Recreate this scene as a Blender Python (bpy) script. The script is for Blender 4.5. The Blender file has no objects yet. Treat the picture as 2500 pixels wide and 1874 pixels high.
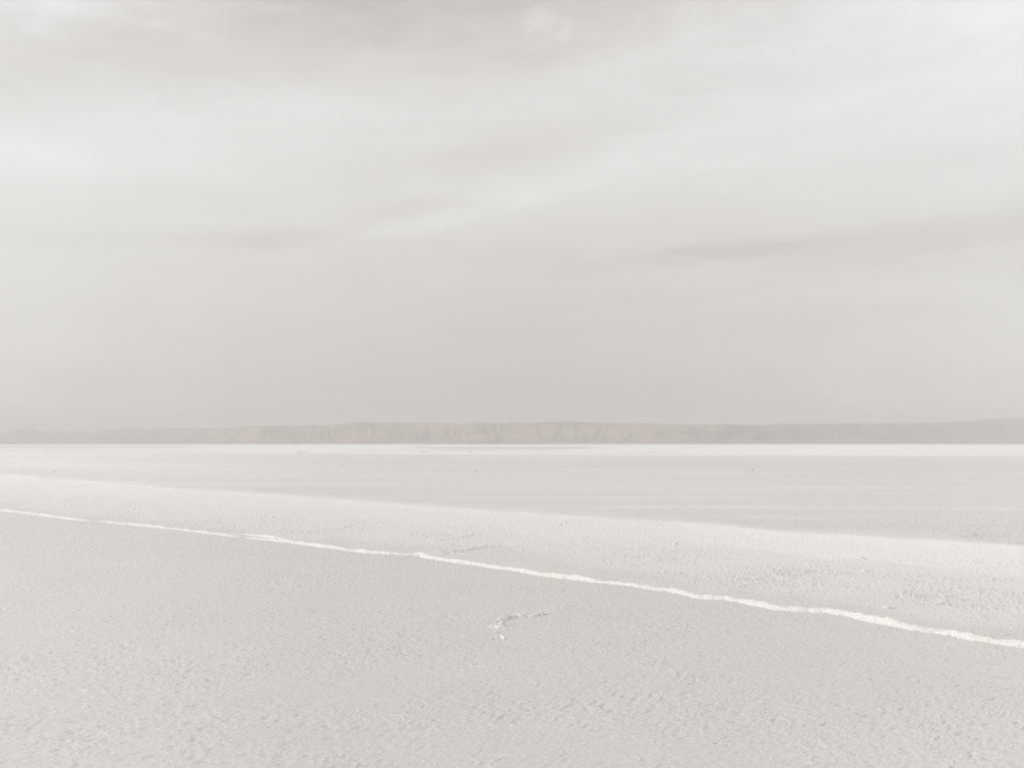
import bpy, math, random
import numpy as np
from mathutils import Vector

R = math.radians
sc = bpy.context.scene
col = sc.collection
rng = np.random.default_rng(7)
random.seed(7)

# ------------------------------------------------------------------ camera
F = 2450.0                      # focal length in photo pixels (photo 2500 x 1874)
CX, CY = 1250.0, 937.0
HOR = 1082.4                    # row of the true horizon
PITCH = math.atan((HOR - CY) / F)
CAMH = 1.6
cam = bpy.data.cameras.new("camera")
cam.sensor_fit = 'HORIZONTAL'
cam.sensor_width = 36.0
cam.lens = 36.0 * F / 2500.0
cam.clip_start = 0.05
cam.clip_end = 60000.0
cob = bpy.data.objects.new("camera", cam)
cob.location = (0, 0, CAMH)
cob.rotation_euler = (R(90) + PITCH, 0, 0)
col.objects.link(cob)
sc.camera = cob

# ------------------------------------------------------------------ view
sc.view_settings.view_transform = 'Standard'
sc.view_settings.look = 'None'
sc.view_settings.exposure = 0.0
sc.view_settings.gamma = 1.0
sc.view_settings.use_curve_mapping = False
sc.cycles.volume_bounces = 2
sc.cycles.max_bounces = 6

# ------------------------------------------------------------------ sun (veiled by thin cloud, low, from the left)
SUN_EL, SUN_AZ = 22.0, -106.0    # azimuth measured from the view direction, negative = left
SUN_POWER = 1.5
ld = bpy.data.lights.new("sun", 'SUN')
ld.energy = SUN_POWER
ld.angle = R(10.0)
ld.color = (1.0, 0.96, 0.90)
lo = bpy.data.objects.new("sun", ld)
sd = Vector((math.sin(R(SUN_AZ)) * math.cos(R(SUN_EL)), math.cos(R(SUN_AZ)) * math.cos(R(SUN_EL)), math.sin(R(SUN_EL))))
lo.rotation_euler = sd.to_track_quat('Z', 'Y').to_euler()
lo.location = sd * 50
col.objects.link(lo)


def px_dir(px, py):
    """world direction of a photo pixel"""
    x = (px - CX) / F
    zc = -(py - CY) / F
    c, s = math.cos(PITCH), math.sin(PITCH)
    return x, c - s * zc, s + c * zc


def ground(px, py):
    x, y, z = px_dir(px, py)
    t = CAMH / -z
    return x * t, y * t


def to_px(X, Y, Z=0.0):
    """photo position of a ground point (numpy ok)"""
    c, s = math.cos(PITCH), math.sin(PITCH)
    zz = Z - CAMH
    d = np.maximum(c * Y + s * zz, 1e-3)
    u = -s * Y + c * zz
    return CX + F * X / d, CY - F * u / d


# ------------------------------------------------------------------ world: Nishita sky behind a thin sheet of streaked cloud
w = bpy.data.worlds.new("World")
sc.world = w
w.use_nodes = True
nt = w.node_tree
nt.nodes.clear()
N, L = nt.nodes, nt.links


def nd(t, **kw):
    n = N.new(t)
    for k, v in kw.items():
        setattr(n, k, v)
    return n


def mth(op, a, b=None, c=None, clamp=False):
    n = nd('ShaderNodeMath', operation=op, use_clamp=clamp)
    for i, v in enumerate((a, b, c)):
        if v is None:
            continue
        if isinstance(v, (int, float)):
            n.inputs[i].default_value = v
        else:
            L.new(v, n.inputs[i])
    return n.outputs[0]


def s2l(v):
    v = np.asarray(v, float) / 255.0
    return np.where(v <= 0.04045, v / 12.92, ((v + 0.055) / 1.055) ** 2.4)


tc = nd('ShaderNodeTexCoord')
sep = nd('ShaderNodeSeparateXYZ')
L.new(tc.outputs['Generated'], sep.inputs[0])
sx, sy, sz = sep.outputs
az0 = mth('MULTIPLY', mth('ARCTAN2', sx, sy), 180 / math.pi)
hyp = mth('SQRT', mth('ADD', mth('MULTIPLY', sx, sx), mth('MULTIPLY', sy, sy)))
el0 = mth('MULTIPLY', mth('ARCTAN2', sz, hyp), 180 / math.pi)
# wind-drawn warp of the cloud sheet
cmb = nd('ShaderNodeCombineXYZ')
L.new(az0, cmb.inputs[0]); L.new(el0, cmb.inputs[1])
mp = nd('ShaderNodeMapping')
mp.inputs['Rotation'].default_value = (0, 0, R(-9))
mp.inputs['Scale'].default_value = (0.055, 0.22, 1)
L.new(cmb.outputs[0], mp.inputs[0])
nz = nd('ShaderNodeTexNoise'); nz.inputs['Scale'].default_value = 1.0; nz.inputs['Detail'].default_value = 5; nz.inputs['Roughness'].default_value = 0.55
L.new(mp.outputs[0], nz.inputs['Vector'])
sepn = nd('ShaderNodeSeparateColor'); L.new(nz.outputs['Color'], sepn.inputs[0])
az = mth('ADD', az0, mth('MULTIPLY', mth('SUBTRACT', sepn.outputs[0], 0.5), 7.0))
el = mth('ADD', el0, mth('MULTIPLY', mth('MULTIPLY', mth('SUBTRACT', sepn.outputs[1], 0.5), 2.6),
                         mth('MULTIPLY', el0, 0.12, clamp=True)))

# cloud brightness over direction, with a vignette's brighter sides painted in
GX = [0, 400, 800, 1250, 1700, 2100, 2500]
GY = [0, 60, 120, 200, 300, 370, 440, 500, 560, 600, 650, 700, 800, 900, 1040]
GV = [[231, 219, 200, 200, 216, 234, 241],
      [225, 212, 203, 203, 218, 233, 240],
      [218, 213, 209, 212, 223, 232, 239],
      [225, 222, 220, 221, 226, 231, 235],
      [231, 230, 227, 224, 227, 230, 233],
      [236, 230, 226, 220, 226, 228, 230],
      [232, 228, 223, 221, 225, 224, 227],
      [229, 226, 220, 222, 218, 221, 223],
      [229, 225, 219, 219, 214, 218, 220],
      [229, 221, 216, 214, 213, 214, 218],
      [227, 221, 216, 211, 213, 216, 220],
      [225, 219, 214, 210, 212, 217, 221],
      [223, 215, 209, 205, 207, 214, 222],
      [224, 212, 203, 200, 202, 213, 223],
      [226, 212, 201, 196, 199, 214, 226]]
GV = s2l(GV)


def sky_lum(az_d, el_d):
    a, e = R(az_d), R(el_d)
    X, Y, Z = math.sin(a) * math.cos(e) * 1e5, math.cos(a) * math.cos(e) * 1e5, math.sin(e) * 1e5
    px, py = to_px(np.array(X), np.array(Y), np.array(Z + CAMH))
    px = float(np.clip(px, 0, 2500)); py = float(np.clip(py, 0, 1040))
    rows = [np.interp(px, GX, GV[i]) for i in range(len(GY))]
    return float(np.interp(py, GY, rows))


AZK = [-27, -20, -13.5, -7, 0, 7, 13.5, 20, 27]
ELK = [0, 1, 3, 5, 7, 8.5, 9.7, 10.9, 12, 13.2, 14.6, 16, 17.5, 19, 20.5, 22, 23.4, 25]
acc = None
eln = mth('DIVIDE', el, 26.0, clamp=True)
for i, a in enumerate(AZK):
    fc = nd('ShaderNodeFloatCurve')
    cu = fc.mapping.curves[0]
    pts = [(e / 26.0, sky_lum(a, e)) for e in ELK]
    while len(cu.points) < len(pts):
        cu.points.new(0.5, 0.5)
    for p, (x, y) in zip(cu.points, pts):
        p.location = (x, y)
        p.handle_type = 'AUTO'
    fc.mapping.update()
    L.new(eln, fc.inputs['Value'])
    if acc is None:
        acc = fc.outputs[0]
    else:
        mr = nd('ShaderNodeMapRange'); mr.interpolation_type = 'SMOOTHSTEP'
        L.new(az, mr.inputs['Value'])
        mr.inputs['From Min'].default_value = AZK[i - 1]
        mr.inputs['From Max'].default_value = a
        mx = nd('ShaderNodeMix'); mx.data_type = 'FLOAT'
        L.new(mr.outputs[0], mx.inputs[0]); L.new(acc, mx.inputs[2]); L.new(fc.outputs[0], mx.inputs[3])
        acc = mx.outputs[0]

# separate streaks and puffs of cloud: photo px centre, radii px, tilt, strength (x100 linear)
STREAKS = [
    (1030, 503, 150, 20, 2, -5.0), (600, 588, 300, 26, 2, -2.2), (700, 592, 220, 42, 6, -3.0), (880, 530, 130, 22, 12, -1.5), (60, 580, 260, 16, 2, -2.0), (420, 584, 60, 7, 0, -2.0),
    (1330, 355, 420, 40, 9, -3.5), (1000, 560, 320, 24, 14, 4.6), (1340, 440, 340, 40, 16, 4.0), (1620, 400, 260, 40, 6, 2.0),
    (1900, 598, 380, 22, 5, -5.5), (2350, 572, 380, 30, 5, -5.5), (1720, 612, 150, 15, 3, -3.5), (1388, 622, 26, 15, 0, -2.6),
    (1640, 728, 420, 11, 5, -2.0), (2200, 765, 160, 10, 0, -1.5), (1500, 815, 500, 12, 0, -1.0), (1700, 650, 160, 16, 4, 1.5),
    (1308, 52, 24, 20, 20, 7.0), (1348, 44, 34, 16, 0, 5.0), (1372, 72, 16, 30, -10, 6.0), (1282, 76, 26, 18, 30, 4.0), (1335, 75, 60, 40, 0, 2.5), (1200, 95, 90, 30, 5, 1.5), (1560, 50, 24, 12, 15, 4.0), (1670, 55, 60, 38, 25, 5.0), (1520, 145, 40, 14, 10, 3.0),
    (860, 10, 170, 26, 0, -4.0), (560, 28, 90, 18, 0, -2.0), (1120, 22, 120, 22, 0, -2.5), (640, 22, 60, 12, 10, 2.5), (700, 14, 50, 14, 15, 3.0),
    (370, 58, 34, 10, 12, 4.0), (480, 90, 60, 8, -6, 3.0), (80, 62, 60, 22, 25, 4.0), (160, 10, 110, 30, 0, 5.0), (60, 40, 40, 12, 30, -3.0),
    (1035, 78, 14, 14, -30, 2.5), (1170, 72, 16, 10, 0, 2.0), (200, 130, 260, 22, 2, -2.0),
    (600, 665, 420, 10, 0, -1.0), (880, 650, 160, 9, 2, -1.2), (100, 345, 240, 40, 4, 3.0), (540, 290, 260, 34, 4, 1.5),
    (1900, 165, 420, 26, 8, -1.5), (2050, 240, 300, 40, 6, 1.2),
]
cw = nd('ShaderNodeCombineXYZ')
mpf = nd('ShaderNodeMapping'); mpf.inputs['Rotation'].default_value = (0, 0, R(-12)); mpf.inputs['Scale'].default_value = (0.55, 1.1, 1)
L.new(cmb.outputs[0], mpf.inputs[0])
nf = nd('ShaderNodeTexNoise'); nf.inputs['Scale'].default_value = 1.0; nf.inputs['Detail'].default_value = 6; nf.inputs['Roughness'].default_value = 0.6
L.new(mpf.outputs[0], nf.inputs['Vector'])
sf = nd('ShaderNodeSeparateColor'); L.new(nf.outputs['Color'], sf.inputs[0])
az2 = mth('ADD', mth('ADD', mth('MULTIPLY', az, 0.4), mth('MULTIPLY', az0, 0.6)), mth('MULTIPLY', mth('SUBTRACT', sf.outputs[0], 0.5), 2.2))
el2 = mth('ADD', mth('ADD', mth('MULTIPLY', el, 0.4), mth('MULTIPLY', el0, 0.6)), mth('MULTIPLY', mth('SUBTRACT', sf.outputs[1], 0.5), 1.3))
L.new(az2, cw.inputs[0]); L.new(el2, cw.inputs[1])
tot = None
for (px, py, rx, ry, rot, amp) in STREAKS:
    x, y, z = px_dir(px, py)
    a = math.degrees(math.atan2(x, y)); e = math.degrees(math.atan2(z, math.hypot(x, y)))
    k = math.degrees(1 / F)
    m = nd('ShaderNodeMapping', vector_type='TEXTURE')
    m.inputs['Location'].default_value = (a, e, 0)
    m.inputs['Rotation'].default_value = (0, 0, R(rot))
    m.inputs['Scale'].default_value = (rx * k, ry * k, 1)
    L.new(cw.outputs[0], m.inputs[0])
    v = nd('ShaderNodeVectorMath', operation='DOT_PRODUCT')
    L.new(m.outputs[0], v.inputs[0]); L.new(m.outputs[0], v.inputs[1])
    g = mth('MULTIPLY', mth('EXPONENT', mth('MULTIPLY', v.outputs['Value'], -1.0)), amp / 100.0)
    tot = g if tot is None else mth('ADD', tot, g)
lum = mth('ADD', acc, tot)
# fine wisps
mp2 = nd('ShaderNodeMapping'); mp2.inputs['Rotation'].default_value = (0, 0, R(-11)); mp2.inputs['Scale'].default_value = (0.10, 0.62, 1)
L.new(cw.outputs[0], mp2.inputs[0])
n2 = nd('ShaderNodeTexNoise'); n2.inputs['Scale'].default_value = 1.0; n2.inputs['Detail'].default_value = 7; n2.inputs['Roughness'].default_value = 0.5
L.new(mp2.outputs[0], n2.inputs['Vector'])
mp3 = nd('ShaderNodeMapping'); mp3.inputs['Rotation'].default_value = (0, 0, R(-25)); mp3.inputs['Scale'].default_value = (0.35, 0.9, 1)
L.new(cmb.outputs[0], mp3.inputs[0])
n3 = nd('ShaderNodeTexNoise'); n3.inputs['Scale'].default_value = 1.0; n3.inputs['Detail'].default_value = 8; n3.inputs['Roughness'].default_value = 0.6
L.new(mp3.outputs[0], n3.inputs['Vector'])
up = mth('MULTIPLY', mth('SUBTRACT', el0, 4.0), 0.06, clamp=True)
wisp = mth('ADD', mth('MULTIPLY', mth('SUBTRACT', n2.outputs[0], 0.5), 0.13), mth('MULTIPLY', mth('MULTIPLY', mth('SUBTRACT', n3.outputs[0], 0.5), 0.09), mth('ADD', 0.35, mth('MULTIPLY', mth('SUBTRACT', el0, 15.0), 0.12, clamp=True))))
lum = mth('ADD', lum, mth('MULTIPLY', wisp, mth('ADD', mth('MULTIPLY', up, 0.8), 0.2)))
ramp = nd('ShaderNodeValToRGB')
ramp.color_ramp.elements[0].position = 0.56; ramp.color_ramp.elements[0].color = (1.040, 0.981, 0.942, 1)
ramp.color_ramp.elements[1].position = 0.82; ramp.color_ramp.elements[1].color = (1.003, 0.994, 0.974, 1)
L.new(lum, ramp.inputs[0])
vm = nd('ShaderNodeVectorMath', operation='SCALE')
L.new(ramp.outputs[0], vm.inputs[0])
SKYK = 1.055
L.new(mth('MULTIPLY', lum, 10.0 * SKYK), vm.inputs['Scale'])
sky = nd('ShaderNodeTexSky', sky_type='NISHITA')
sky.sun_disc = False
sky.sun_elevation = R(SUN_EL)
sky.sun_rotation = R(SUN_AZ)
sky.dust_density = 3.0
cm = nd('ShaderNodeMix', data_type='RGBA')
cm.inputs[0].default_value = 0.95        # cover of the thin overcast
L.new(sky.outputs[0], cm.inputs[6]); L.new(vm.outputs[0], cm.inputs[7])
bg = nd('ShaderNodeBackground'); bg.inputs[1].default_value = 0.10
L.new(cm.outputs[2], bg.inputs[0])
wo = nd('ShaderNodeOutputWorld'); L.new(bg.outputs[0], wo.inputs[0])

# ------------------------------------------------------------------ noise helpers (numpy)
GRAD = np.stack([np.cos(np.linspace(0, 2 * np.pi, 256, endpoint=False)), np.sin(np.linspace(0, 2 * np.pi, 256, endpoint=False))], 1).astype(np.float32)
PERM = np.random.default_rng(3).permutation(256).astype(np.int32)
PERM = np.concatenate([PERM, PERM])


def perlin(x, y, seed=0):
    xi = np.floor(x).astype(np.int32); yi = np.floor(y).astype(np.int32)
    xf = (x - xi).astype(np.float32); yf = (y - yi).astype(np.float32)
    u = xf * xf * xf * (xf * (xf * 6 - 15) + 10); v = yf * yf * yf * (yf * (yf * 6 - 15) + 10)

    def g(ix, iy, fx, fy):
        h = PERM[(PERM[(ix + seed * 17) & 255] + iy + seed * 31) & 255]
        gr = GRAD[h]
        return gr[..., 0] * fx + gr[..., 1] * fy
    a = g(xi, yi, xf, yf); b = g(xi + 1, yi, xf - 1, yf)
    c = g(xi, yi + 1, xf, yf - 1); d = g(xi + 1, yi + 1, xf - 1, yf - 1)
    return ((a + u * (b - a)) * (1 - v) + (c + u * (d - c)) * v) * 1.5


def fbm(x, y, octv=4, seed=0, rough=0.5):
    s = 0; a = 1.0; t = 0
    for i in range(octv):
        s = s + a * perlin(x * 2.03 ** i + i * 13.7, y * 2.03 ** i + i * 7.1, seed + i)
        t += a; a *= rough
    return s / t


def smooth(a, b, x):
    t = np.clip((x - a) / (b - a), 0, 1)
    return t * t * (3 - 2 * t)


# ------------------------------------------------------------------ lines on the salt, as ground positions
MAIN = [(-700, 1190), (-300, 1220), (0, 1243), (94, 1254), (179, 1266), (244, 1271), (350, 1281), (452, 1292), (565, 1306), (602, 1310), (708, 1321),
        (800, 1334), (902, 1346), (983, 1352), (1028, 1352), (1052, 1359), (1105, 1369), (1166, 1377), (1280, 1392), (1325, 1402),
        (1418, 1413), (1553, 1428), (1654, 1442), (1700, 1455), (1779, 1461), (1860, 1474), (1909, 1484), (2007, 1490),
        (2080, 1500), (2137, 1514), (2210, 1527), (2292, 1538), (2373, 1556), (2434, 1565), (2500, 1573), (2700, 1608), (3200, 1690)]
BERM = [(-700, 1112), (-300, 1138), (0, 1159), (250, 1178), (447, 1195), (650, 1208), (800, 1220), (900, 1228), (1186, 1249), (1400, 1262), (1600, 1273), (1700, 1281),
        (1885, 1298), (2149, 1315), (2350, 1328), (2500, 1338), (3200, 1392)]
MX, MY = np.array(MAIN).T
BX, BY = np.array(BERM).T


# ------------------------------------------------------------------ materials
def new_mat(name):
    m = bpy.data.materials.new(name)
    m.use_nodes = True
    t = m.node_tree
    t.nodes.clear()
    o = t.nodes.new('ShaderNodeOutputMaterial')
    b = t.nodes.new('ShaderNodeBsdfPrincipled')
    t.links.new(b.outputs[0], o.inputs[0])
    b.inputs['Roughness'].default_value = 0.85
    b.inputs['Specular IOR Level'].default_value = 0.25
    return m, t, b


def noise_n(t, vec, scale, detail=4, rough=0.55):
    n = t.nodes.new('ShaderNodeTexNoise')
    n.inputs['Scale'].default_value = scale
    n.inputs['Detail'].default_value = detail
    n.inputs['Roughness'].default_value = rough
    t.links.new(vec, n.inputs['Vector'])
    return n.outputs[0]


def tmath(t, op, a, b=None, clamp=False):
    n = t.nodes.new('ShaderNodeMath'); n.operation = op; n.use_clamp = clamp
    for i, v in enumerate((a, b)):
        if v is None:
            continue
        if isinstance(v, (int, float)):
            n.inputs[i].default_value = v
        else:
            t.links.new(v, n.inputs[i])
    return n.outputs[0]


GREY = (0.642, 0.621, 0.610)
WHITE = (0.865, 0.862, 0.845)


def salt_ground_mat():
    m, t, b = new_mat("salt crust")
    c = t.nodes.new('ShaderNodeTexCoord').outputs['Object']
    at = t.nodes.new('ShaderNodeAttribute'); at.attribute_name = 'white'
    ar = t.nodes.new('ShaderNodeAttribute'); ar.attribute_name = 'rough'
    n1 = noise_n(t, c, 38, 5, 0.6)
    n2 = noise_n(t, c, 1.3, 4, 0.5)
    n3 = noise_n(t, c, 140, 3, 0.6)
    # clean crystals among greyer crust
    sp = tmath(t, 'MULTIPLY', tmath(t, 'SUBTRACT', n1, 0.5), tmath(t, 'ADD', tmath(t, 'MULTIPLY', ar.outputs['Fac'], 1.1), 0.35))
    sp3 = tmath(t, 'MULTIPLY', tmath(t, 'SUBTRACT', n3, 0.5), 0.35)
    f = tmath(t, 'ADD', at.outputs['Fac'], sp)
    f = tmath(t, 'ADD', f, sp3)
    f = tmath(t, 'ADD', f, tmath(t, 'MULTIPLY', tmath(t, 'SUBTRACT', n2, 0.5), 0.14), clamp=True)
    mx = t.nodes.new('ShaderNodeMix'); mx.data_type = 'RGBA'
    mx.inputs[6].default_value = (*GREY, 1); mx.inputs[7].default_value = (*WHITE, 1)
    t.links.new(f, mx.inputs[0])
    # faint pink / ochre tinge of the brine
    n4 = noise_n(t, c, 0.35, 3, 0.5)
    tint = t.nodes.new('ShaderNodeMix'); tint.data_type = 'RGBA'
    tint.inputs[6].default_value = (0.992, 1.0, 0.99, 1); tint.inputs[7].default_value = (1.008, 0.998, 1.0, 1)
    t.links.new(n4, tint.inputs[0])
    mu = t.nodes.new('ShaderNodeMix'); mu.data_type = 'RGBA'; mu.blend_type = 'MULTIPLY'; mu.inputs[0].default_value = 1
    t.links.new(mx.outputs[2], mu.inputs[6]); t.links.new(tint.outputs[2], mu.inputs[7])
    t.links.new(mu.outputs[2], b.inputs['Base Color'])
    bp = t.nodes.new('ShaderNodeBump')
    bp.inputs['Distance'].default_value = 0.006
    bp.inputs['Strength'].default_value = 0.7
    h = tmath(t, 'ADD', tmath(t, 'MULTIPLY', n3, 0.3), tmath(t, 'MULTIPLY', n1, tmath(t, 'ADD', tmath(t, 'MULTIPLY', ar.outputs['Fac'], 1.2), 0.35)))
    t.links.new(h, bp.inputs['Height'])
    t.links.new(bp.outputs[0], b.inputs['Normal'])
    return m


def white_salt_mat():
    m, t, b = new_mat("white crystal salt")
    c = t.nodes.new('ShaderNodeTexCoord').outputs['Object']
    n1 = noise_n(t, c, 45, 6, 0.65)
    cr = t.nodes.new('ShaderNodeValToRGB')
    cr.color_ramp.elements[0].position = 0.30; cr.color_ramp.elements[0].color = (0.70, 0.68, 0.65, 1)
    cr.color_ramp.elements[1].position = 0.52; cr.color_ramp.elements[1].color = (0.875, 0.867, 0.85, 1)
    t.links.new(n1, cr.inputs[0]); t.links.new(cr.outputs[0], b.inputs['Base Color'])
    n2 = noise_n(t, c, 160, 4, 0.6)
    bp = t.nodes.new('ShaderNodeBump'); bp.inputs['Distance'].default_value = 0.006; bp.inputs['Strength'].default_value = 0.8
    t.links.new(n2, bp.inputs['Height']); t.links.new(bp.outputs[0], b.inputs['Normal'])
    return m


def rock_mat(name, c1, c2, scale):
    m, t, b = new_mat(name)
    c = t.nodes.new('ShaderNodeTexCoord').outputs['Object']
    mp = t.nodes.new('ShaderNodeMapping'); mp.inputs['Scale'].default_value = (1, 1, 3)
    t.links.new(c, mp.inputs[0])
    n1 = noise_n(t, mp.outputs[0], scale, 6, 0.6)
    cr = t.nodes.new('ShaderNodeValToRGB')
    cr.color_ramp.elements[0].position = 0.38; cr.color_ramp.elements[0].color = (*c1, 1)
    cr.color_ramp.elements[1].position = 0.62; cr.color_ramp.elements[1].color = (*c2, 1)
    t.links.new(n1, cr.inputs[0]); t.links.new(cr.outputs[0], b.inputs['Base Color'])
    return m


M_GROUND = salt_ground_mat()
M_SALT = white_salt_mat()
M_HILL = rock_mat("dry rock slopes", (0.37, 0.34, 0.312), (0.49, 0.432, 0.395), 0.0035)
M_STONE = rock_mat("dark stone", (0.26, 0.25, 0.24), (0.38, 0.36, 0.34), 3.0)
M_MUD = rock_mat("grey salty mud", (0.38, 0.37, 0.36), (0.52, 0.50, 0.48), 3.0)


def grid_mesh(name, P, mat, closed_u=False, attrs=None, smooth_shade=True):
    """P: (rows, cols, 3) array -> one mesh object"""
    nr, nc = P.shape[:2]
    me = bpy.data.meshes.new(name)
    me.vertices.add(nr * nc)
    me.vertices.foreach_set('co', np.ascontiguousarray(P, np.float32).ravel())
    r = np.arange(nr - 1)[:, None]
    ncol = nc if closed_u else nc - 1
    c = np.arange(ncol)[None, :]
    c1 = (c + 1) % nc
    q = np.stack([r * nc + c, r * nc + c1, (r + 1) * nc + c1, (r + 1) * nc + c], -1).reshape(-1, 4).astype(np.int32)
    nf = len(q)
    me.loops.add(nf * 4)
    me.loops.foreach_set('vertex_index', q.ravel())
    me.polygons.add(nf)
    me.polygons.foreach_set('loop_start', np.arange(nf, dtype=np.int32) * 4)
    me.polygons.foreach_set('loop_total', np.full(nf, 4, np.int32))
    me.polygons.foreach_set('use_smooth', np.full(nf, smooth_shade))
    me.update(calc_edges=True)
    for k, v in (attrs or {}).items():
        a = me.attributes.new(k, 'FLOAT', 'POINT')
        a.data.foreach_set('value', np.ascontiguousarray(v, np.float32).ravel())
    me.materials.append(mat)
    o = bpy.data.objects.new(name, me)
    col.objects.link(o)
    return o


def seg_dist(X, Y, pts):
    """signed side and distance to a ground polyline, with position along it 0..1"""
    best = np.full(X.shape, 1e9, np.float32); along = np.zeros(X.shape, np.float32); side = np.zeros(X.shape, np.float32)
    pts = np.array(pts); n = len(pts) - 1
    for i in range(n):
        a, b = pts[i], pts[i + 1]
        d = b - a; l2 = (d ** 2).sum()
        t = np.clip(((X - a[0]) * d[0] + (Y - a[1]) * d[1]) / l2, 0, 1)
        dx = X - (a[0] + t * d[0]); dy = Y - (a[1] + t * d[1])
        dd = np.sqrt(dx * dx + dy * dy)
        k = dd < best
        best = np.where(k, dd, best); along = np.where(k, (i + t) / n, along)
        side = np.where(k, np.sign(d[0] * dy - d[1] * dx), side)
    return best, along, side


# small thrust lips in the crust: photo polyline, height m
LIPS = [([(1068, 1356), (1095, 1349), (1130, 1343), (1175, 1338), (1250, 1329)], 0.042),
        ([(1050, 1324), (1085, 1320), (1110, 1312), (1150, 1305), (1215, 1300)], 0.038),
        ([(1190, 1352), (1240, 1341), (1290, 1331), (1340, 1325)], 0.022),
        ([(828, 1288), (836, 1283), (850, 1281)], 0.035),
        ([(1052, 1259), (1090, 1256), (1140, 1254), (1180, 1250)], 0.03),
        ([(1330, 1292), (1365, 1282), (1400, 1275)], 0.03),
        ([(0, 1206), (40, 1203), (80, 1201)], 0.03),
        ([(-40, 1201), (0, 1200), (20, 1198)], 0.03),
        ([(1760, 1437), (1810, 1427), (1850, 1424)], 0.024),
        ([(1670, 1385), (1700, 1377), (1760, 1372)], 0.022),
        ([(1560, 1380), (1600, 1370), (1660, 1364)], 0.018),
        ([(1860, 1412), (1900, 1404), (1960, 1398)], 0.018),
        ([(1320, 1492), (1345, 1488), (1375, 1482), (1410, 1474)], 0.012),
        ([(1120, 1562), (1170, 1556), (1235, 1559)], 0.009),
        ([(900, 1250), (860, 1262), (820, 1266)], 0.02)]


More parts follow.
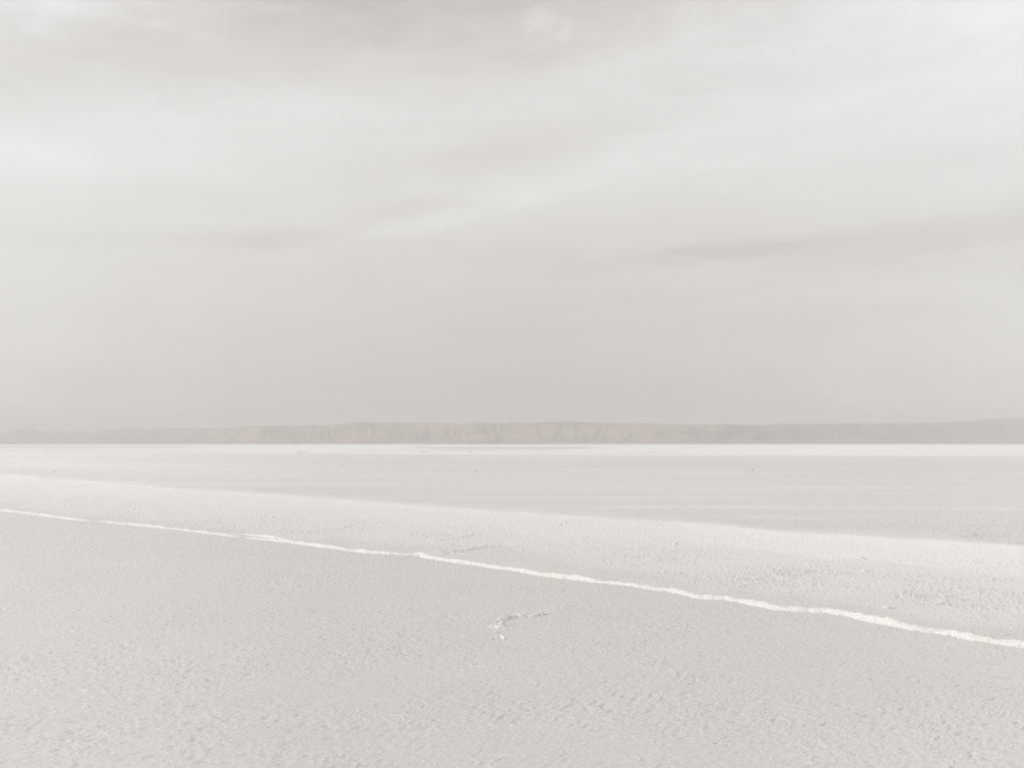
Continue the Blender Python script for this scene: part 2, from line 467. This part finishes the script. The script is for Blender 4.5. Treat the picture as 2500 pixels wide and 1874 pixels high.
# ------------------------------------------------------------------ the salt flat
def build_ground():
    # azimuth columns: fine across the view, coarse all round
    fine = np.linspace(-32, 32, 1500)
    left = np.array([-180, -165, -150, -135, -120, -105, -90, -75, -62, -52, -45, -40, -36, -34, -33, -32.4])
    az_ = np.radians(np.concatenate([left, fine, -left[1:][::-1]]))   # closes on itself
    # distance rows
    d = [900.0]
    while d[-1] > 1.2:
        v = d[-1]
        d.append(v - (1.3 if v > 480 else 0.9 if v > 130 else 0.7 if v > 6 else 0.3))
    rad = CAMH * F / np.array(d)
    inner = np.geomspace(0.05, rad[0] * 0.985, 24)
    outer = np.array([3600, 4200, 5200, 6600, 8200, 10500.0, 12600])
    rad = np.concatenate([inner, rad, outer])
    A, RR = np.meshgrid(az_, rad)
    X = (RR * np.sin(A)).astype(np.float32); Y = (RR * np.cos(A)).astype(np.float32)
    front = (np.abs(A) < R(60)) & (RR > 1.0)
    px, py = to_px(X, Y)
    px = np.where(front, px, np.where(X < 0, -700, 3200)); py = np.where(front, py, 2600)
    px = np.clip(px, -700, 3200)
    main = np.interp(px, MX, MY); berm = np.interp(px, BX, BY)
    wob = fbm(X * 0.8, Y * 0.8, 4, 5) * 5
    # ---- whiteness (cleaner, drier salt, plus painted-in vignette brightening)
    left_w = smooth(900, -100, px); right_w = smooth(1700, 2700, px)
    drift = fbm(X * 0.06, Y * 0.06, 3, 11)
    wfg = 0.07 + 0.30 * left_w + 0.20 * right_w + 0.05 * drift  # lighter towards both sides: a white vignette painted into the salt colour
    wfg = wfg + 0.07 * fbm(X * 0.5, Y * 0.5, 4, 12)
    t = np.clip((py - berm) / np.maximum(main - berm, 1), 0, 1)
    tt = t + 0.10 * fbm(X * 0.35, Y * 0.35, 4, 21) + 0.04 * fbm(X * 2.1, Y * 2.1, 3, 22)
    wmid = 0.64 - 0.18 * smooth(0.10, 0.6, tt) - 0.14 * smooth(0.55, 0.95, tt) + 0.26 * left_w + 0.12 * right_w
    # smooth damp pans right behind the ridge
    pan = smooth(0.80, 0.93, tt + 0.12 * fbm(X * 0.9, Y * 0.9, 3, 23))
    pan2 = np.exp(-(((px - 1290) / 150) ** 2 + ((py - (main - 26)) / 22) ** 2) ** 2)
    pan3 = np.exp(-(((px - 1560) / 160) ** 2 + ((py - (main - 22)) / 14) ** 2) ** 2)
    pan4 = np.exp(-(((px - 960) / 60) ** 2 + ((py - (main - 10)) / 7) ** 2) ** 2)
    pan = np.maximum(np.maximum(pan, pan2), np.maximum(pan3, pan4))
    wmid = wmid * (1 - pan) + (0.16 + 0.2 * left_w) * pan
    # white tongue on the right with a crisp lower edge
    ton = np.interp(px, [1500, 1700, 1870, 2000, 2120, 2300, 2420, 2500, 3200], [1290, 1325, 1341, 1363, 1366, 1385, 1398, 1404, 1440])
    wob1 = fbm(X * 1.4, Y * 1.4, 3, 31) * 3
    tongue = smooth(5, -2, py - ton - wob1) * smooth(1500, 1900, px)
    wmid = wmid + 0.19 * tongue
    # beyond the berm
    s = np.clip((berm - py) / np.maximum(berm - 1108, 1), 0, 1)
    wfar = 0.12 + 0.16 * np.clip(np.sin(s * 3.14), 0, 1) + 0.62 * smooth(1000, -150, px) * (0.55 + 0.45 * smooth(0.0, 0.7, s)) + 0.16 * smooth(2100, 2700, px)
    wfar = wfar + 0.16 * smooth(0.85, 0.97, s)
    # long wind-laid streaks, metres scale
    st1 = fbm(X * 0.012, Y * 0.10, 4, 41); st2 = fbm(X * 0.05, Y * 0.35, 4, 42)
    wfar = wfar + 0.17 * st1 + 0.19 * st2 + 0.40 * np.clip(fbm(X * 0.10, Y * 0.5, 4, 45) - 0.12, 0, 1) + 0.10 * fbm(X * 0.6, Y * 2.2, 3, 46)
    # bright rim of the far flat from ~150 m out
    edge = np.interp(px, [-700, 500, 900, 1300, 1700, 2500, 3200], [1100, 1102, 1106, 1108.5, 1110, 1112, 1113])
    rim = smooth(edge + 3.0, edge - 1.0, py + 0.8 * fbm(X * 0.02, Y * 0.02, 2, 44))
    lR = np.log(np.maximum(RR, 1.0))
    stripes = fbm(A * 2.2 + 3, lR * 13.0, 3, 43)
    wrim = 0.74 + 0.12 * smooth(1500, 2300, px) + 0.50 * stripes
    # darker damp streaks far out in the middle and on the left
    dk = np.exp(-((py - 1092.0) / 1.1) ** 2) * smooth(930, 1100, px) * smooth(1560, 1300, px) * 0.75
    dk += np.exp(-((py - 1094.3) / 0.8) ** 2) * smooth(1000, 1150, px) * smooth(1500, 1350, px) * 0.85
    dk += np.exp(-((py - 1099.0) / 0.9) ** 2) * smooth(780, 950, px) * smooth(1460, 1300, px) * 0.35
    dk += np.exp(-((py - 1090.3) / 0.9) ** 2) * smooth(640, 300, px) * 0.5
    wrim = wrim - 2.0 * dk
    wfar = wfar * (1 - rim) + wrim * rim
    # assemble
    e1 = py - berm - wob * 0.25
    w_ = np.where(py > main, wfg, 0)
    bermband = smooth(-20, 9, e1 + 10 * fbm(X * 0.9, Y * 0.45, 5, 71) + 6 * fbm(X * 0.2, Y * 0.1, 2, 72))
    wback = wfar * (1 - bermband) + wmid * bermband
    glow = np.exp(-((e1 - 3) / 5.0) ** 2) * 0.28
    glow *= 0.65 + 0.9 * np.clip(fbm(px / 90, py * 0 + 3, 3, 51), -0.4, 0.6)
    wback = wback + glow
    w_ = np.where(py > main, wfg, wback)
    # ---- roughness zone
    rmid = bermband * (1 - 0.92 * pan) * (0.5 + 0.5 * smooth(0.05, 0.75, tt)) * (py <= main)
    rfar = (1 - bermband) * (0.30 + 0.75 * smooth(1500, 2500, px) * smooth(1180, 1260, py)) * (py <= main)
    rgh = np.where(py > main, 0.0, rmid + rfar * 0.8)
    rgh = rgh * np.clip(0.8 + 1.2 * fbm(X * 0.7, Y * 0.7, 3, 61), 0.15, 1.6)
    # ---- heights
    near = smooth(60, 25, RR) * (RR > 1.5)
    H = np.zeros_like(X)
    ii = (RR[:, 0] > 1.5) & (RR[:, 0] < 75)
    j = slice(10, -10)
    xs, ys = X[ii][:, j], Y[ii][:, j]
    rr = rgh[ii][:, j]
    # wind direction runs away to the right; bumps are drawn out along it
    th = R(38)
    ua = xs * math.cos(th) + ys * math.sin(th); va = -xs * math.sin(th) + ys * math.cos(th)
    ua = ua + 0.05 * perlin(xs * 3, ys * 3, 77); va = va + 0.05 * perlin(xs * 3 + 9, ys * 3, 78)
    DIM = [None]
    b1 = perlin(ua * 9.5, va * 18, 1)
    b2 = perlin(ua * 23, va * 36, 2)
    b3 = perlin(ua * 48, va * 66, 3)
    amp = 0.75 + 0.9 * fbm(xs * 0.6, ys * 0.6, 3, 4)
    amp = np.clip(amp, 0.5, 1.15)
    fg = amp * (-0.0066 * np.clip(np.abs(b1) - 0.12, 0, 1) + 0.0044 * b2 + 0.0024 * b3)
    cgx, cgy = ground(1240, 1525)
    amp = amp * (1 - 0.6 * np.exp(-((xs - cgx) ** 2 + (ys - cgy) ** 2) / 0.16)) * (0.68 + 0.32 * smooth(4.5, 9, ys))
    dim = np.clip(perlin(ua * 10 + 3, va * 27, 15) - 0.28, 0, 1)      # sharp-edged dimples
    fg -= 0.022 * amp * dim
    DIM[0] = dim
    # fine raised lips on some bumps
    lip = np.clip(1 - np.abs(perlin(ua * 5.5 + 4, va * 10, 8)) * 9, 0, 1) * np.clip(perlin(xs * 2.2, ys * 2.2, 9) * 2.2 - 0.1, 0, 1)
    fg += 0.0055 * lip
    # broad undulation
    fg += 0.006 * fbm(xs * 0.5, ys * 0.5, 2, 14)
    # crumbly crust
    c1 = perlin(ua * 3.1, va * 5, 31); c2 = perlin(ua * 15, va * 21, 32); c3 = perlin(xs * 31, ys * 31, 33); c4 = perlin(xs * 67, ys * 67, 34)
    clod = np.clip(c2 + 0.45 * c1 + 0.5 * c3 - 0.18, 0, 1)
    cr = 0.004 * c1 + (0.020 + 0.009 * smooth(1, 4, xs)) * clod + 0.006 * c3 + 0.005 * c4
    h = fg * (1 - np.clip(rr, 0, 0.6)) + rr * cr
    wsub = w_[ii]; wsub[:, j] += (lip * 0.22 - np.clip(DIM[0] * 3, 0, 1) * 0.16) * (1 - np.clip(rr, 0, 1)); w_[ii] = wsub
    for pts, hh in LIPS:
        gp = np.array([ground(*p) for p in pts])
        x0, y0 = gp.min(0) - 1.2; x1, y1 = gp.max(0) + 1.2
        k = (xs > x0) & (xs < x1) & (ys > y0) & (ys < y1)
        if not k.any():
            continue
        dd, al, sdn = seg_dist(xs[k] + 0.16 * perlin(xs[k] * 1.7, ys[k] * 1.7, 38) + 0.05 * perlin(xs[k] * 6, ys[k] * 6, 39), ys[k] + 0.16 * perlin(xs[k] * 1.7 + 5, ys[k] * 1.7, 37), gp)
        dd = dd + 0.02 * perlin(xs[k] * 9, ys[k] * 9, 35)
        endf = np.clip(np.sin(np.clip(al, 0.02, 0.98) * np.pi) * 1.8, 0, 1)
        # steep on the side towards the camera, long ramp behind
        sl = np.where(sdn > 0, 0.30, 0.05)
        bump = np.clip(1 - np.abs(dd) / sl, 0, 1) ** 1.3
        h[k] += 0.85 * hh * bump * endf * (0.35 + 1.2 * np.abs(perlin(xs[k] * 11, ys[k] * 11, 36)))
    sub = H[ii]; sub[:, j] = h; H[ii] = sub
    H *= near
    # the berm: a low swell of crust
    bb = np.exp(-((py - berm - 4) / 11.0) ** 2) * front
    H += 0.035 * bb * smooth(80, 40, RR)
    # large gentle relief far away keeps the rim from being ruler-straight
    P = np.stack([X, Y, H], -1)
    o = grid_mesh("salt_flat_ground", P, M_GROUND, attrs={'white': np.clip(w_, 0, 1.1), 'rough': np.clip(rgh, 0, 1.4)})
    o['kind'] = 'structure'
    return o


build_ground()


# ------------------------------------------------------------------ distant hills
SKYLINE = [(-900, 1056), (-500, 1050), (-200, 1056), (0, 1054), (30, 1053), (52, 1047), (75, 1047), (95, 1051), (120, 1054), (150, 1053), (235, 1054), (260, 1049), (300, 1047), (540, 1045),
           (600, 1040), (690, 1039), (718, 1038), (728, 1039), (800, 1037), (850, 1034), (872, 1030), (890, 1029.5), (905, 1030), (915, 1031.5), (1050, 1030.5), (1060, 1030), (1090, 1032), (1130, 1033.5), (1140, 1032), (1155, 1028.5), (1175, 1030), (1230, 1032),
           (1280, 1031), (1350, 1029.5), (1400, 1029), (1440, 1031), (1510, 1033), (1580, 1032), (1620, 1034.5), (1700, 1036.5), (1760, 1035), (1850, 1036.5), (1900, 1034.5), (2060, 1033),
           (2180, 1033), (2300, 1030.5), (2380, 1026), (2440, 1021.5), (2480, 1022), (2500, 1024), (2600, 1028), (2900, 1024), (3400, 1035)]
SKX, SKY_ = np.array(SKYLINE).T


def hills(px0, px1, dist, seed, taper=70, gully=0.55):
    """one range of eroded slopes between two bearings at a distance (m)"""
    n = int((px1 - px0) / 1.3)
    px = np.linspace(px0, px1, n)
    ang = np.arctan((px - CX) / F)
    top = np.interp(px, SKX, SKY_)
    dist = np.interp(px, *dist)[None, :] if isinstance(dist, tuple) else np.full((1, n), float(dist))
    taperf = smooth(px0, px0 + taper, px) * smooth(px1, px1 - taper, px)
    ns = 46
    s = np.linspace(0, 1, ns)[:, None]            # 0 = foot, 1 = crest, >1 behind
    u = ang[None, :] * 5600
    depth = dist * 0.13
    g = fbm(u / 130, s * 1.1 + seed, 4, seed)                       # spurs
    g2 = fbm(u / 70 + 1.5 * g, s * 2.2 + seed * 3, 4, seed + 4) * 1.9
    r = dist + depth * s + gully * depth * 0.22 * g * np.sin(np.pi * s) - gully * 22 * g2 * np.sin(np.pi * s)
    # crest height so that the outline falls where it stands in the photo
    rc = (dist + depth)[0]
    Hc = CAMH + rc / np.cos(ang * 0) * (HOR - top) / F * np.cos(0) * (1.0 / np.cos(ang)) * np.cos(ang)
    Hc = Hc * taperf
    prof = 0.55 * s ** 1.1 + 0.45 * smooth(0.45, 1.0, s)
    z = -8 + (Hc[None, :] + 8) * np.clip(prof * (1 + 0.22 * gully * g * np.sin(np.pi * s) + 0.10 * g2 * np.sin(np.pi * s)), 0, 1.0)
    z += 1.6 * perlin(u / 12, s * 3, seed + 9) * s
    # radial distances are along Y depth / cos for straight bearing lines
    RRr = r / 1.0
    X = RRr * np.tan(ang)[None, :]; Y = RRr
    back = np.stack([X[-1] * 1.10, Y[-1] * 1.10, np.full(n, -8.0)], -1)[None]
    P = np.concatenate([np.stack([X, Y * np.ones_like(X), z], -1), back], 0)
    o = grid_mesh("hills", P, M_HILL)
    o['kind'] = 'structure'
    return o


hills(470, 3400, ([470, 640, 1750, 2050, 2450, 3400], [6400, 5500, 5400, 6400, 8600, 9000]), 3, taper=130)
hills(180, 760, 7600, 5, taper=90, gully=0.5)
hills(-900, 420, 9200, 7, taper=60, gully=0.4)


# ------------------------------------------------------------------ things on the salt
def tag(o, label, cat, group=None):
    o['label'] = label; o['category'] = cat
    if group:
        o['group'] = group
    return o


def resample(pts, step):
    pts = np.array(pts, float)
    seg = np.sqrt((np.diff(pts, axis=0) ** 2).sum(1)); L_ = np.concatenate([[0], np.cumsum(seg)])
    n = max(8, int(L_[-1] / step))
    s = np.linspace(0, L_[-1], n)
    # light smoothing keeps the kinks but not the facets
    x = np.interp(s, L_, pts[:, 0]); y = np.interp(s, L_, pts[:, 1])
    k = max(3, int(0.05 / step)) | 1
    ker = np.hanning(k + 2)[1:-1]; ker /= ker.sum()
    xp = np.pad(x, k // 2, mode='edge'); yp = np.pad(y, k // 2, mode='edge')
    return np.convolve(xp, ker, 'valid'), np.convolve(yp, ker, 'valid'), s


def salt_ridge(pts_px, width, height, seed, label, step=0.011, nc=46, group='white salt ridges across the flat', name='salt_ridge', taper=0.45, crumble=1.0, frac=False):
    gp = [ground(*p) for p in pts_px]
    x, y, s = resample(gp, step)
    n = len(s)
    tx, ty = np.gradient(x), np.gradient(y)
    l = np.hypot(tx, ty); tx /= l; ty /= l
    nx, ny = -ty, tx
    side = fbm(s * 2.3, s * 0 + seed, 4, seed) * 0.05 * (width / 0.2)
    wd = width * (0.95 + 1.0 * fbm(s * 1.9, s * 0 + 2.5, 4, seed + 1) + 0.25 * perlin(s * 11, s * 0, seed + 2))
    wd = np.maximum(wd, 0.3 * width)
    ht = height * (0.95 + 1.0 * fbm(s * 2.6, s * 0 + 5.5, 4, seed + 3))
    tp = np.clip(np.minimum(s, s[-1] - s) / taper, 0, 1) ** 0.6
    wd = wd * (0.25 + 0.75 * tp); ht = ht * tp
    v = np.linspace(-1, 1, nc)[:, None]
    off = v * wd[None] * 0.5 + side[None]
    X = x[None] + nx[None] * off; Y = y[None] + ny[None] * off
    ragg = 0.022 * crumble * np.sign(v) * smooth(0.55, 1.0, np.abs(v)) * fbm(X * 16, Y * 16, 3, seed + 8) * 2
    X = X + nx[None] * ragg; Y = Y + ny[None] * ragg
    prof = np.clip(1 - np.abs(v) ** 2.6, 0, 1)
    n1 = fbm(X * 7, Y * 7, 4, seed + 4); n2 = np.abs(perlin(X * 34, Y * 34, seed + 5)); n3 = perlin(X * 85, Y * 85, seed + 6)
    z = ht[None] * prof * (1 + 0.55 * n1 * crumble) + crumble * (0.011 * n2 + 0.008 * n3 + 0.006 * perlin(X * 55, Y * 55, seed + 7)) * prof * tp[None]
    z = z + ht[None] * 0.45 * np.exp(-((v + 0.25 + 0.3 * fbm(s * 3, s * 0, 3, seed + 12)[None]) / 0.28) ** 2) * tp[None]
    z = z - 0.012 * (1 - prof) ** 3
    z = np.maximum(z, -0.012)
    if frac:
        z = z - 0.012 * np.clip(fbm(X * 1.5, Y * 1.5, 3, seed + 20) + 0.1, 0, 1)[...] * 2
    if name == 'salt_crust_strip':
        z = z + 0.006 * (1 - np.abs(v) ** 8)
    P = np.stack([X, Y, z], -1)
    o = grid_mesh(name, P, M_SALT)
    return tag(o, label, 'salt ridge' if name == 'salt_ridge' else 'salt crust', group)


def cut(a, b):
    """part of the main line between two photo columns"""
    pts = [(x, y) for x, y in MAIN if a < x < b]
    return [(a, float(np.interp(a, MX, MY)))] + pts + [(b, float(np.interp(b, MX, MY)))]


RB = 5   # the ridge stands with its foot a little below the middle of the band seen
lower = lambda pts, d: [(x, y + d) for x, y in pts]
salt_ridge(lower(cut(-420, 222), 2), 0.12, 0.026, 21, 'thinnest stretch of white salt ridge, running out of the left edge', taper=0.9)
salt_ridge(lower(cut(232, 588), 2), 0.13, 0.023, 33, 'white salt ridge stretch between the two breaks on the left, second from the left edge', taper=0.9)
salt_ridge(lower(cut(598, 1040), 2), 0.135, 0.022, 45, 'white salt ridge stretch left of the forked kink, narrowing to a faint grey end', taper=0.8)
salt_ridge(lower([(1012, 1346), (1030, 1350)] + cut(1040, 2960), 2), 0.15, 0.024, 57, 'longest and widest white salt ridge, from the forked kink to the right edge', taper=0.35)
salt_ridge([(568, 1303), (600, 1304), (640, 1309), (680, 1314), (715, 1319)], 0.10, 0.018, 61, 'faint thin strand of salt just behind the second break of the ridge', taper=0.7)


def salt_lump(px, py, size, hgt, seed, label, cat='salt lump', squash=1.0, rot=0.0, group='white salt lumps on the flat', mat=None, name='salt_lump', rough=0.42):
    """a knobbly lump of salt grown from the ground; px, py is its foot in the photo"""
    gx, gy = ground(px, py)
    nu, nv = 44, 24
    th = np.linspace(0, 2 * np.pi, nu, endpoint=False)[None, :]
    ph = np.linspace(0.0, 1.0, nv)[:, None]
    rr_ = np.sin(ph * np.pi * 0.5) + 0.25 * np.clip(ph - 0.7, 0, 1) ** 1.0
    zz = np.cos(ph * np.pi * 0.5) - 0.25 * (ph > 0.99)
    cx, cy = rr_ * np.cos(th), rr_ * np.sin(th)
    nn = fbm(cx * 2.1 + seed * 3.3, cy * 2.1 + zz * 1.7 + seed, 4, seed)
    n2 = np.abs(fbm(cx * 5.1 + seed, cy * 5.1 + zz * 4 + 7, 3, seed + 3))
    k = 1 + rough * 1.4 * nn + rough * 0.9 * n2
    X = cx * k * size * 0.5; Y = cy * k * size * 0.5 * squash
    Z = zz * k * hgt
    c, s_ = math.cos(rot), math.sin(rot)
    P = np.stack([X * c - Y * s_, X * s_ + Y * c, Z * np.ones_like(X)], -1)
    o = grid_mesh(name, P, mat or M_SALT, closed_u=True)
    o.location = (gx, gy, 0.0)
    return tag(o, label, cat, group)


# the broken crust in the middle foreground
G2 = 'pieces of broken salt crust in the foreground'
salt_ridge([(1214, 1516), (1224, 1512), (1231, 1512), (1241, 1507), (1250, 1507), (1258, 1502), (1270, 1504), (1281, 1502)], 0.030, 0.017, 71, 'upper ragged strip of raised salt in the central foreground cluster', step=0.004, nc=36, taper=0.05, crumble=0.45, group=G2, name='salt_crust_strip')
salt_ridge([(1288, 1504), (1300, 1503), (1312, 1499), (1324, 1497), (1333, 1499)], 0.045, 0.017, 75, 'small lone strip of raised salt right of the foreground cluster', step=0.004, nc=36, taper=0.06, crumble=0.45, group=G2, name='salt_crust_strip')
salt_ridge([(1192, 1533), (1206, 1532), (1220, 1533), (1236, 1532)], 0.040, 0.013, 79, 'thin flat strip of salt just below the tallest foreground lump', step=0.004, nc=28, taper=0.05, crumble=0.6, group=G2, name='salt_crust_strip')
salt_ridge([(1202, 1559), (1212, 1557), (1222, 1556), (1232, 1559)], 0.050, 0.016, 83, 'lowest short strip of salt under the foreground cluster', step=0.004, nc=28, taper=0.05, crumble=0.45, group=G2, name='salt_crust_strip')
salt_lump(1225, 1527, 0.060, 0.042, 3, 'tallest white salt lump in the foreground cluster', group=G2)
salt_lump(1203, 1532, 0.048, 0.026, 5, 'small white lump at the left end of the foreground cluster', group=G2)
salt_lump(1222, 1513, 0.035, 0.022, 8, 'white knob at the upper left tip of the raised salt strip', group=G2)
salt_lump(1211, 1542, 0.040, 0.014, 11, 'tiny flat lump between the two lowest salt strips', group=G2)
salt_lump(1322, 1499, 0.032, 0.020, 14, 'little knob crowning the lone strip on the right', group=G2)
# lumps on the crust behind the ridge
salt_lump(2112, 1396, 0.088, 0.038, 17, 'single white lump standing clear on the crust, right of centre', squash=0.8)
salt_lump(2168, 1485, 0.11, 0.026, 19, 'low white lump just behind the ridge on the right', squash=0.7)
salt_lump(2298, 1475, 0.15, 0.026, 23, 'broad low white lump on the crust near the right side', squash=0.6)
salt_lump(2303, 1411, 0.07, 0.025, 27, 'small pale lump on the crust above the broad low one')
salt_lump(2104, 1363, 0.09, 0.030, 31, 'tiny white lump at the lower edge of the white tongue of salt')
salt_lump(1648, 1328, 0.08, 0.032, 35, 'small white lump just below the back salt line, right of centre')
salt_lump(1926, 1445, 0.05, 0.022, 37, 'small white lump on the rough crust, left of the lone clear lump')
salt_lump(2429, 1487, 0.05, 0.016, 41, 'small grey-white lump on the crust close to the right edge')
salt_lump(328, 1227, 0.10, 0.02, 43, 'pale lump with a shaded side on the crust at the left', squash=0.7)

# the back line: short bright ridgelets along the berm
rb = [(-260, 120), (130, 260), (270, 500), (560, 700), (860, 1000), (1180, 1330), (1500, 1700), (1860, 1920), (2030, 2110), (2140, 2210), (2325, 2360), (2440, 2640)]
pos = ['off the left edge', 'at the far left', 'left of centre', 'below the pale streaks', 'left of the middle', 'in the middle', 'right of the middle',
       'short dash right of centre', 'dash above the white tongue', 'dash further right above the tongue', 'tiny dash near the right edge', 'running out of the right edge']
for i, ((a, b), wh) in enumerate(zip(rb, pos)):
    pts = [(x, float(np.interp(x, BX, BY)) + 2.5 + 1.2 * math.sin(x * 0.05)) for x in np.linspace(a, b, 8)]
    salt_ridge(pts, 0.16 if i not in (7, 8, 9, 10) else 0.22, 0.03, 101 + i * 7, 'low broken white ridge on the back salt line, ' + wh, step=0.03, nc=18, taper=1.2,
               group='bright ridges on the back salt line', frac=True)

# dark stones far out on the flat
for (px, py, s_, hh, lb) in [(1164, 1150, 0.26, 0.09, 'small dark stone far out near the middle of the flat'),
                             (1837, 1146, 0.22, 0.13, 'tiny dark stone alone on the grey flat, right of centre'),
                             (834, 1137, 0.34, 0.09, 'tiny dark stone far out left of the middle'),
                             (131, 1150, 0.22, 0.08, 'small dark speck of stone above the back line at the left')]:
    salt_lump(px, py, s_ * 0.3, hh * 0.45, int(px) % 50, lb, cat='stone', mat=M_STONE, name='stone', group='dark stones far out on the flat', squash=0.7)
for (px, py, s_, hh, lb) in [(732, 1103, 9, 0.35, 'low dark hump at the left end of the distant white rim'),
                             (748, 1101.5, 6, 0.3, 'smaller dark hump right beside the leftmost one on the rim'),
                             (912, 1102, 5, 0.3, 'flat dark hump on the white rim, left of the middle'),
                             (1020, 1091.5, 8, 0.8, 'upright dark speck on the white rim near the middle'),
                             (1033, 1103, 8, 0.3, 'long flat dark hump in the lower part of the rim'),
                             (1148, 1101.5, 9, 0.25, 'thin dark hump on the rim under the grey streaks'),
                             (1590, 1102, 8, 0.2, 'faint hump on the white rim right of the middle')]:
    salt_lump(px, py, s_ * 0.14, hh * 0.18, int(px) % 50, lb, cat='mound', mat=M_MUD, name='dark_mound', group='dark humps on the distant rim', squash=0.5, rough=0.3)

# ------------------------------------------------------------------ haze
HAZE_D = 0.00016
me = bpy.data.meshes.new("haze")
hx, hy0, hy1, hz0, hz1 = 13000, -13000, 13000, -10, 270
vs = [(x, y, z) for z in (hz0, hz1) for x, y in ((-hx, hy0), (hx, hy0), (hx, hy1), (-hx, hy1))]
me.from_pydata(vs, [], [(3, 2, 1, 0), (4, 5, 6, 7), (0, 1, 5, 4), (1, 2, 6, 5), (2, 3, 7, 6), (3, 0, 4, 7)])
hz = bpy.data.objects.new("haze", me); col.objects.link(hz)
hz['kind'] = 'stuff'
hm = bpy.data.materials.new("haze air"); hm.use_nodes = True
t = hm.node_tree; t.nodes.clear()
pv = t.nodes.new('ShaderNodeVolumePrincipled')
pv.inputs['Color'].default_value = (0.735, 0.727, 0.716, 1)
pv.inputs['Density'].default_value = HAZE_D
pv.inputs['Density Attribute'].default_value = ''
pv.inputs['Anisotropy'].default_value = 0.1
oo = t.nodes.new('ShaderNodeOutputMaterial'); t.links.new(pv.outputs[0], oo.inputs['Volume'])
me.materials.append(hm)
